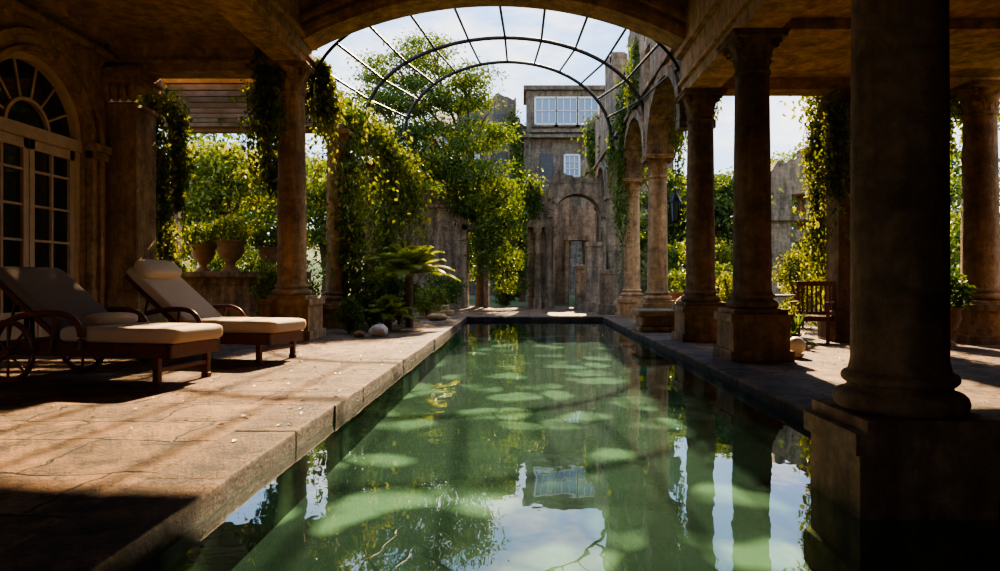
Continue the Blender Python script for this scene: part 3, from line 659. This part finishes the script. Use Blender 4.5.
def ivy(name, paths, spread, n, size, lm, strands=0, slen=(.4, 1.2)):
    b = MB(); segs = []
    for p in paths:
        p = np.array(p, float); b.tube(p, .018, 6, 1)
        for a_, c_ in zip(p[:-1], p[1:]): segs.append((a_, c_, np.linalg.norm(c_ - a_)))
    Ls = np.array([s_[2] for s_ in segs]); idx = rng.choice(len(segs), n, p=Ls / Ls.sum()); t = rng.uniform(0, 1, (n, 1))
    A_ = np.array([s_[0] for s_ in segs])[idx]; C_ = np.array([s_[1] for s_ in segs])[idx]
    P = A_ + (C_ - A_) * t
    ph = P[:, 2] * 3.1 + P[:, 0] * 2; mod = .65 + .45 * np.sin(ph) * np.sin(ph * .43 + 1)
    P = P + rng.normal(size=(n, 3)) * np.array(spread) * mod[:, None]; P[:, 2] = np.maximum(P[:, 2], .03)
    b.leaves(P, size, 0, .7, -.3, .35)
    for k in range(strands):
        a_, c_, _ = segs[rng.integers(len(segs))]; q = a_ + (c_ - a_) * rng.uniform() + rng.normal(size=3) * np.array(spread) * .9
        ln = rng.uniform(*slen); m_ = int(ln / .035); z = np.linspace(0, ln, m_)
        pts = q + np.stack([.05 * np.sin(z * 6 + k), .04 * np.cos(z * 5 + k), -z], -1); pts[:, 2] = np.maximum(pts[:, 2], .05)
        b.tube(pts[::4], .006, 4, 1) if m_ > 8 else None
        b.leaves(pts + rng.normal(size=pts.shape) * .035, size, 0, .7, -.6, .4)
    b.obj(name, [lm, M_BARK])
ivy('ivy_vine', [[(-6.75, 12.0, 4.4), (-6.55, 12.0, 3.4), (-6.5, 12.0, 2.4), (-6.5, 12.0, 1.4)], [(-6.6, 12.0, 4.4), (-6.2, 12.0, 4.0), (-6.15, 12, 3.2), (-6.2, 12, 2.3)], [(-6.4, 11.95, 1.6), (-6.3, 12, .9)]], (.17, .08, .2), 5200, .085, LY, 40, (.4, 1.4))
ivy('ivy_vine', [[(-4.75, 11.85, 4.5), (-4.6, 11.85, 4.1), (-4.55, 11.85, 3.4)], [(-4.5, 11.85, 4.5), (-3.95, 11.85, 4.9), (-3.5, 11.8, 4.8), (-3.45, 11.85, 4.1)], [(-4.5, 11.85, 3.4), (-4.4, 11.85, 2.6)], [(-3.6, 11.85, 4.7), (-3.4, 12.0, 3.9)], [(-4.3, 11.15, 4.75), (-4.25, 11.15, 4.1), (-4.2, 11.12, 3.5)]], (.16, .09, .17), 6400, .08, LY, 56, (.3, 1.3))
ivy('ivy_vine', [[(-3.95, 14.3, 4.4), (-3.5, 15.2, 4.4), (-3.4, 16.6, 4.5), (-3.3, 16.6, 3.4), (-3.35, 16.4, 2.2), (-3.3, 16.4, 1.0), (-3.1, 16.2, .3)], [(-3.4, 16.6, 4.3), (-2.75, 16.4, 3.6), (-2.9, 16.2, 2.4)], [(-3.75, 14.3, 4.0), (-3.6, 14.1, 2.9), (-3.6, 14.1, 1.8), (-3.5, 14.1, .5)]], (.3, .25, .28), 11000, .1, LY, 60, (.4, 1.8))
ivy('ivy_vine', [[(5.3, 11.55, 4.3), (5.1, 11.55, 3.3), (5.15, 11.55, 2.2), (5.2, 11.55, 1.1)], [(5.5, 11.55, 4.2), (5.7, 11.55, 2.4), (5.7, 11.5, .8)], [(5.0, 11.5, 4.2), (6.0, 11.5, 4.2)], [(5.05, 10.75, 3.9), (5.1, 10.75, 2.4)]], (.19, .1, .2), 10000, .08, LY, 54, (.4, 1.5))
ivy('ivy_vine', [[(6.9, 11.5, 4.1), (7.5, 11.4, 4.0), (8.0, 11.4, 3.8)], [(7.0, 11.4, 4.0), (6.95, 11.4, 3.1)]], (.2, .12, .2), 3600, .08, LY, 34, (.3, 1.2))
ivy('ivy_vine', [[(2.7, 17.7, 6.2), (2.65, 17.6, 4.9), (2.62, 17.8, 3.7), (2.6, 17.7, 2.4)], [(2.7, 15.8, 6.6), (2.65, 16, 5.4)], [(2.65, 19.3, 5.5), (2.65, 20.0, 4.6)]], (.1, .22, .25), 2600, .09, LG, 28, (.4, 1.3))
ivy('ivy_vine', [[(3.3, 12.0, 4.3), (3.35, 13, 5.0), (3.3, 14.4, 3.9)], [(3.35, 15, 3.9), (3.35, 16.3, 5.0), (3.35, 17.6, 4.0)]], (.12, .25, .15), 3600, .09, LY, 44, (.3, 1.3))
ivy('ivy_vine', [[(-4.4, 23.7, 4.4), (-3.9, 23.75, 4.3)], [(-2.3, 23.7, 3.7), (-1.3, 23.7, 3.1), (-1.0, 23.7, 2.0)]], (.2, .1, .3), 2600, .12, LG, 20, (.4, 1.2))
ivy('ivy_vine', [[(3.1, 23.3, 5.3), (3.6, 23.2, 4.9), (3.8, 23.2, 3.8)], [(.3, 23.3, 4.4), (.4, 23.3, 3.5)]], (.25, .1, .3), 2600, .12, LG, 20, (.4, 1.2))
ivy('ivy_vine', [[(3.4, 33.2, 8.5), (3.8, 33.2, 6.5)], [(5.0, 33.2, 10.2), (5.2, 33.2, 8.4)]], (.35, .1, .5), 1600, .2, LG, 6, (.6, 1.8))
ivy('ivy_vine', [[(-.6, 44.4, 12), (-.3, 44.4, 9), (-.2, 44.4, 7)]], (.35, .1, .5), 1500, .2, LG, 6, (.6, 1.8))
ivy('pergola_dapple_creeper', [[(-7.6, 12.4, 4.9), (-6.4, 13.4, 4.92), (-5.2, 12.6, 4.9), (-4.2, 13.6, 4.9)], [(-7.2, 14.6, 4.9), (-5.8, 14.9, 4.9), (-4.3, 15.0, 4.9)], [(-3.9, 12.2, 4.5), (-3.85, 14, 4.6), (-3.8, 16, 4.6)]], (.4, .4, .05), 2600, .11, LG, 12, (.2, .5))  # foliage added above the slats to dapple sunlight on the left deck
def blades(name, x, y, z, n, ln, w_, lm):
    b = MB()
    for k in range(n):
        a = rng.uniform(0, 6.28); el = rng.uniform(.1, 1.45); l_ = ln * rng.uniform(.7, 1.1); d = np.array([math.cos(a) * math.cos(el), math.sin(a) * math.cos(el), math.sin(el)]); sd = np.array([-math.sin(a), math.cos(a), 0]); rows = []
        for t in np.linspace(0, 1, 7):
            c = np.array([x, y, z]) + d * l_ * t + np.array([0, 0, -.45 * l_ * t ** 2.2 * math.cos(el)]); ww = w_ * math.sin(math.pi * (.12 + .86 * t)) ** .8
            rows += [c - sd * ww, c + sd * ww]
        b.add(rows, [(2 * i, 2 * i + 1, 2 * i + 3, 2 * i + 2) for i in range(6)], 0)
    b.tube([(x, y, 0), (x, y, z + .05)], .06, 8, 1)
    b.obj(name, [lm, M_BARK])
def fern(name, x, y, z, n, ln, lm):
    b = MB()
    for k in range(n):
        a = k * 2.4 + rng.uniform(-.2, .2); el = .35 + 1.05 * (k / n) + rng.uniform(-.1, .1); l_ = ln * rng.uniform(.8, 1.1)
        h = np.array([math.cos(a), math.sin(a), 0]); sd = np.array([-math.sin(a), math.cos(a), 0]); T = np.linspace(0, 1, 26)
        c = np.array([x, y, z]) + np.outer(T * l_ * math.cos(el), h) + np.outer(T * l_ * math.sin(el) - .45 * l_ * T ** 2.2, [0, 0, 1.])
        b.tube(c[::5], [.012, .01, .008, .006, .004, .003], 5, 0)
        for i in range(2, 26):
            tg = c[i] - c[i - 1]; tg /= np.linalg.norm(tg); ll = .26 * ln * math.sin(math.pi * (.12 + .84 * T[i])) + .02
            for s_ in (-1, 1):
                d = sd * s_ * .85 + tg * .55 + np.array([0, 0, -.12]); w0 = tg * .018
                p = c[i]; b.add([p - w0, p + d * ll * .5 - w0 * 1.1 + (0, 0, .01), p + d * ll + (0, 0, -.03), p + d * ll * .5 + w0 * 1.1 + (0, 0, .01), p + w0], [(0, 1, 2, 3, 4)], 0)
    b.tube([(x, y, 0), (x, y, z + .03)], .08, 8, 1)
    b.obj(name, [lm, M_BARK])
LYB = leafmat('fern_green', [(0.12, 0.17, 0.02), (0.2, 0.26, 0.03), (0.32, 0.36, 0.05)], .5)
fern('tree_fern', -2.4, 14.2, 1.1, 34, 1.2, LYB)
fern('tree_fern', -2.65, 13.2, .3, 20, .7, LYB)
blades('agave_plant', 3.35, 13.1, .25, 50, .6, .03, LY)
blades('agave_plant', 4.1, 10.0, .1, 40, .5, .025, LG)
b = MB(); P = np.stack([rng.uniform(-6, -1.6, 260), rng.uniform(4, 11, 260), np.full(260, .012)], -1); P2 = np.stack([rng.uniform(3.5, 6.5, 160), rng.uniform(5, 10, 160), np.full(160, .012)], -1)
for Q in (P, P2):
    n = len(Q); a = rng.uniform(0, 6.28, n); ln = rng.uniform(.03, .07, n); v = np.zeros((n, 4, 3)); d = np.stack([np.cos(a), np.sin(a), 0 * a], -1) * ln[:, None]; s_ = np.stack([-np.sin(a), np.cos(a), 0 * a], -1) * ln[:, None] * .3
    v[:, 0] = Q; v[:, 1] = Q + d * .5 + s_ + (0, 0, .008); v[:, 2] = Q + d; v[:, 3] = Q + d * .5 - s_ + (0, 0, .008); b.add(v, np.arange(n * 4).reshape(n, 4))
b.obj('fallen_leaves', [LF])

# ------------------------------------------------------------------ loungers
def lounger(name, foot, ang, top=.55, cm=0, pillow=False, BL=.98, sl_=1.24):
    b = MB(); u = np.array([-math.cos(ang), math.sin(ang), 0]); v = np.array([math.sin(ang), math.cos(ang), 0]); k = np.array([0, 0, 1.]); F = np.array([foot[0], foot[1], 0])
    P = lambda a, c, z: F + u * a + v * c + k * z
    R = np.stack([u, v, k], 1); W = .74
    zr = top - .15
    def bx(a0, a1, c0, c1, z0, z1, m=2): b.cbox(P((a0 + a1) / 2, (c0 + c1) / 2, (z0 + z1) / 2), ((a1 - a0) / 2, (c1 - c0) / 2, (z1 - z0) / 2), m, R)
    for c0 in (0, W - .045):
        bx(0, 1.95, c0, c0 + .045, zr - .13, zr)
        bx(.12, .18, c0 - .002, c0 + .05, 0, zr - .05); bx(.11, .19, c0 - .006, c0 + .052, 0, .05)
    bx(0, .045, 0, W, zr - .13, zr); bx(1.9, 1.95, 0, W, zr - .13, zr); bx(.13, .17, 0, W, .14, .18)
    for i in range(13): bx(.06 + i * .1, .13 + i * .1, .04, W - .04, zr - .03, zr - .005)
    wr = .31 if not pillow else .2
    for c0 in (-.06, W + .06):
        ctr = P(1.72, c0, wr); A_ = np.linspace(0, 2 * math.pi, 28, endpoint=False)
        b.tube([ctr + u * (wr - .025) * math.cos(a) + k * (wr - .025) * math.sin(a) for a in A_], .028, 8, 2, True)
        for a in np.linspace(0, math.pi, 4, endpoint=False):
            b.tube([ctr + (u * math.cos(a) + k * math.sin(a)) * (wr - .03), ctr - (u * math.cos(a) + k * math.sin(a)) * (wr - .03)], .014, 6, 2)
        b.tube([ctr - v * .03, ctr + v * .03], .045, 10, 2)
    b.tube([P(1.72, -.08, wr), P(1.72, W + .08, wr)], .018, 8, 2)
    for c0 in (.02, W - .03): b.tube([P(1.72, c0, wr), P(1.62, c0, zr - .05)], .03, 8, 2)
    for c0 in (-.05, W + .05):
        q = [(.92, zr - .06), (.90, zr + .08), (.95, zr + .21), (1.07, zr + .28), (1.25, zr + .29), (1.5, zr + .27), (1.72, zr + .22), (1.86, zr + .1), (1.88, zr - .06), (1.78, zr - .16)]
        q = np.array(q); t = np.linspace(0, len(q) - 1, 40); qa = np.interp(t, range(len(q)), q[:, 0]); qz = np.interp(t, range(len(q)), q[:, 1])
        ker = np.ones(5) / 5; qa2 = qa.copy(); qz2 = qz.copy(); qa2[2:-2] = np.convolve(qa, ker, 'valid'); qz2[2:-2] = np.convolve(qz, ker, 'valid')
        b.tube([P(a, c0, z) for a, z in zip(qa2, qz2)], .03, 8, 2)
        b.tube([P(1.2, c0, zr + .28), P(1.25, c0 * .9, zr - .08)], .018, 6, 2)
    ba = math.radians(38); bd = u * math.cos(ba) + k * math.sin(ba); bn = -u * math.sin(ba) + k * math.cos(ba); B0 = P(1.2, 0, zr)
    Rb = np.stack([bd, v, bn], 1)
    for c0 in (.02, W - .06): b.cbox(B0 + bd * BL / 2 + v * (c0 + .02), (BL / 2, .022, .025), 2, Rb)
    for i in range(9): b.cbox(B0 + bd * (.06 + i * .11) + v * W / 2, (.035, W / 2 - .03, .01), 2, Rb)
    b.tube([B0 + bd * .7 + v * .05, P(1.85, .05, zr - .05)], .014, 6, 2); b.tube([B0 + bd * .7 + v * (W - .05), P(1.85, W - .05, zr - .05)], .014, 6, 2)
    b.superell(P((sl_ - .06) / 2, W / 2, zr + .078), u * ((sl_ + .06) / 2 + .01), v * (W / 2), k * .08, .16, 48, 20, 0)
    b.superell(B0 + bd * (BL + .03) / 2 + v * W / 2 + bn * .085, bd * ((BL + .03) / 2 + .01), v * (W / 2 - .01), bn * .062, .16, 48, 20, cm)
    if pillow:
        b.superell(B0 + bd * (BL - .1) + v * W / 2 + bn * .19, bd * .15, v * (W / 2 - .04), bn * .075, .5, 28, 14, 0)
    else:
        b.superell(P(1.02, W / 2 + .05, zr + .2), u * .17, v * .26, k * .07, .6, 28, 14, 0)
    b.obj(name, [M_CUSH, M_CUSHD, M_WOOD], .005)
lounger('sun_lounger', (-3.25, 6.15), math.radians(11), .55, 1, False, 1.0)
lounger('sun_lounger', (-2.98, 7.85), math.radians(14), .51, 0, True, 1.12, 1.3)

# ------------------------------------------------------------------ small things
def rock(name, x, y, s, mat, z=0):
    b = MB(); nu, nv = 20, 12; v = []
    for i in range(nv):
        w_ = -math.pi / 2 + math.pi * i / (nv - 1)
        for j in range(nu):
            u_ = 2 * math.pi * j / nu; r = 1 + .14 * math.sin(3 * u_ + x * 3) * math.cos(2 * w_) + .1 * math.sin(5 * u_ + 2 * w_ + y)
            v.append((x + s[0] * r * math.cos(w_) * math.cos(u_), y + s[1] * r * math.cos(w_) * math.sin(u_), z + s[2] * .8 + s[2] * r * math.sin(w_)))
    b.add(v, [(i * nu + j, i * nu + (j + 1) % nu, (i + 1) * nu + (j + 1) % nu, (i + 1) * nu + j) for i in range(nv - 1) for j in range(nu)], 0, True); b.obj(name, [mat])
rock('rock', -2.55, 11.9, (.16, .14, .11), M_WHST); rock('rock', -2.85, 11.7, (.1, .1, .06), M_STONE)
rock('rock', -2.1, 16.5, (.25, .2, .1), M_STONE); rock('rock', 2.75, 19.9, (.2, .2, .2), M_STONE)
b = MB(); b.box(2.25, 3.1, 12.7, 13.6, .0, .1); b.box(2.3, 3.0, 12.8, 13.5, .1, .3); b.box(2.22, 3.12, 12.65, 13.65, .3, .42); b.obj('stone_bench', [M_STONED], .03)
rock('boulder', 3.75, 14.9, (.35, .35, .38), M_STONE, 0)
b = MB(); b.box(-2.9, -1.95, 18.6, 19.2, 0, .14); b.box(-2.7, -2.1, 18.8, 19.4, .14, .28); b.obj('stone_step', [M_STONE], .02)
b = MB(); b.lathe(3.54, 8.6, [(.05, 0), (.09, .02), (.1, .05)] + [(.115 * math.sin(a), .155 - .115 * math.cos(a)) for a in np.linspace(.5, math.pi - .02, 14)], 24); b.obj('globe_lamp', [M_OPAL])
b = MB(); x, y, z = 2.85, 12.4, 2.05
b.lathe(x, y, [(.07, z), (.1, z + .03), (.1, z + .05)], 6, 0, False); b.lathe(x, y, [(.13, z + .4), (.09, z + .48), (.04, z + .56), (.02, z + .62)], 6, 0, False)
b.lathe(x, y, [(.07, z + .05), (.1, z + .4)], 6, 1, False)
for i in range(6):
    a = i * math.pi / 3; b.tube([(x + .08 * math.cos(a), y + .08 * math.sin(a), z + .04), (x + .11 * math.cos(a), y + .11 * math.sin(a), z + .41)], .01, 5)
b.tube([(x, y, z + .6), (x, y, 4.85)], .008, 6); b.obj('hanging_lantern', [M_IRON, M_SKYGL])
def chair(name, x, y, rot):
    b = MB(); c, s_ = math.cos(rot), math.sin(rot); Rz = np.array([[c, -s_, 0], [s_, c, 0], [0, 0, 1.]]); O = np.array([x, y, 0])
    def bx(x0, x1, y0, y1, z0, z1, m=0): b.cbox(O + Rz @ np.array([(x0 + x1) / 2, (y0 + y1) / 2, (z0 + z1) / 2]), ((x1 - x0) / 2, (y1 - y0) / 2, (z1 - z0) / 2), m, Rz)
    for xx in (-.3, .25):
        bx(xx, xx + .05, -.28, -.23, 0, .62); bx(xx, xx + .05, .25, .3, 0, .98); bx(xx - .01, xx + .06, -.3, .3, .62, .65); bx(xx + .01, xx + .04, -.25, .27, .34, .40)
    bx(-.28, .28, -.27, -.24, .34, .4)
    for i in range(8): bx(-.28, .28, -.27 + i * .068, -.215 + i * .068, .40, .42)
    for i in range(7): bx(-.22 + i * .07, -.19 + i * .07, .265, .285, .45, .92)
    bx(-.27, .27, .26, .295, .9, .98); bx(-.27, .27, .26, .29, .43, .48)
    b.obj(name, [M_WOOD], .004)
chair('garden_armchair', 4.75, 10.9, -.6); chair('garden_armchair', 6.3, 11.9, .9); chair('garden_armchair', 4.9, 14.4, 2.6)
b = MB(); b.lathe(4.6, 12.4, [(.45, .7), (.45, .73)], 28); b.lathe(4.6, 12.4, [(.2, 0), (.2, .03), (.04, .06), (.035, .7)], 16); b.obj('garden_table', [M_WOOD])
urn('urn_planter', 3.75, 16.4, 0, 1.3, LG, 900, .4); urn('urn_planter', 6.5, 10.3, 0, 1.1, LD, 1200, .4)
print('done', len(bpy.data.objects))
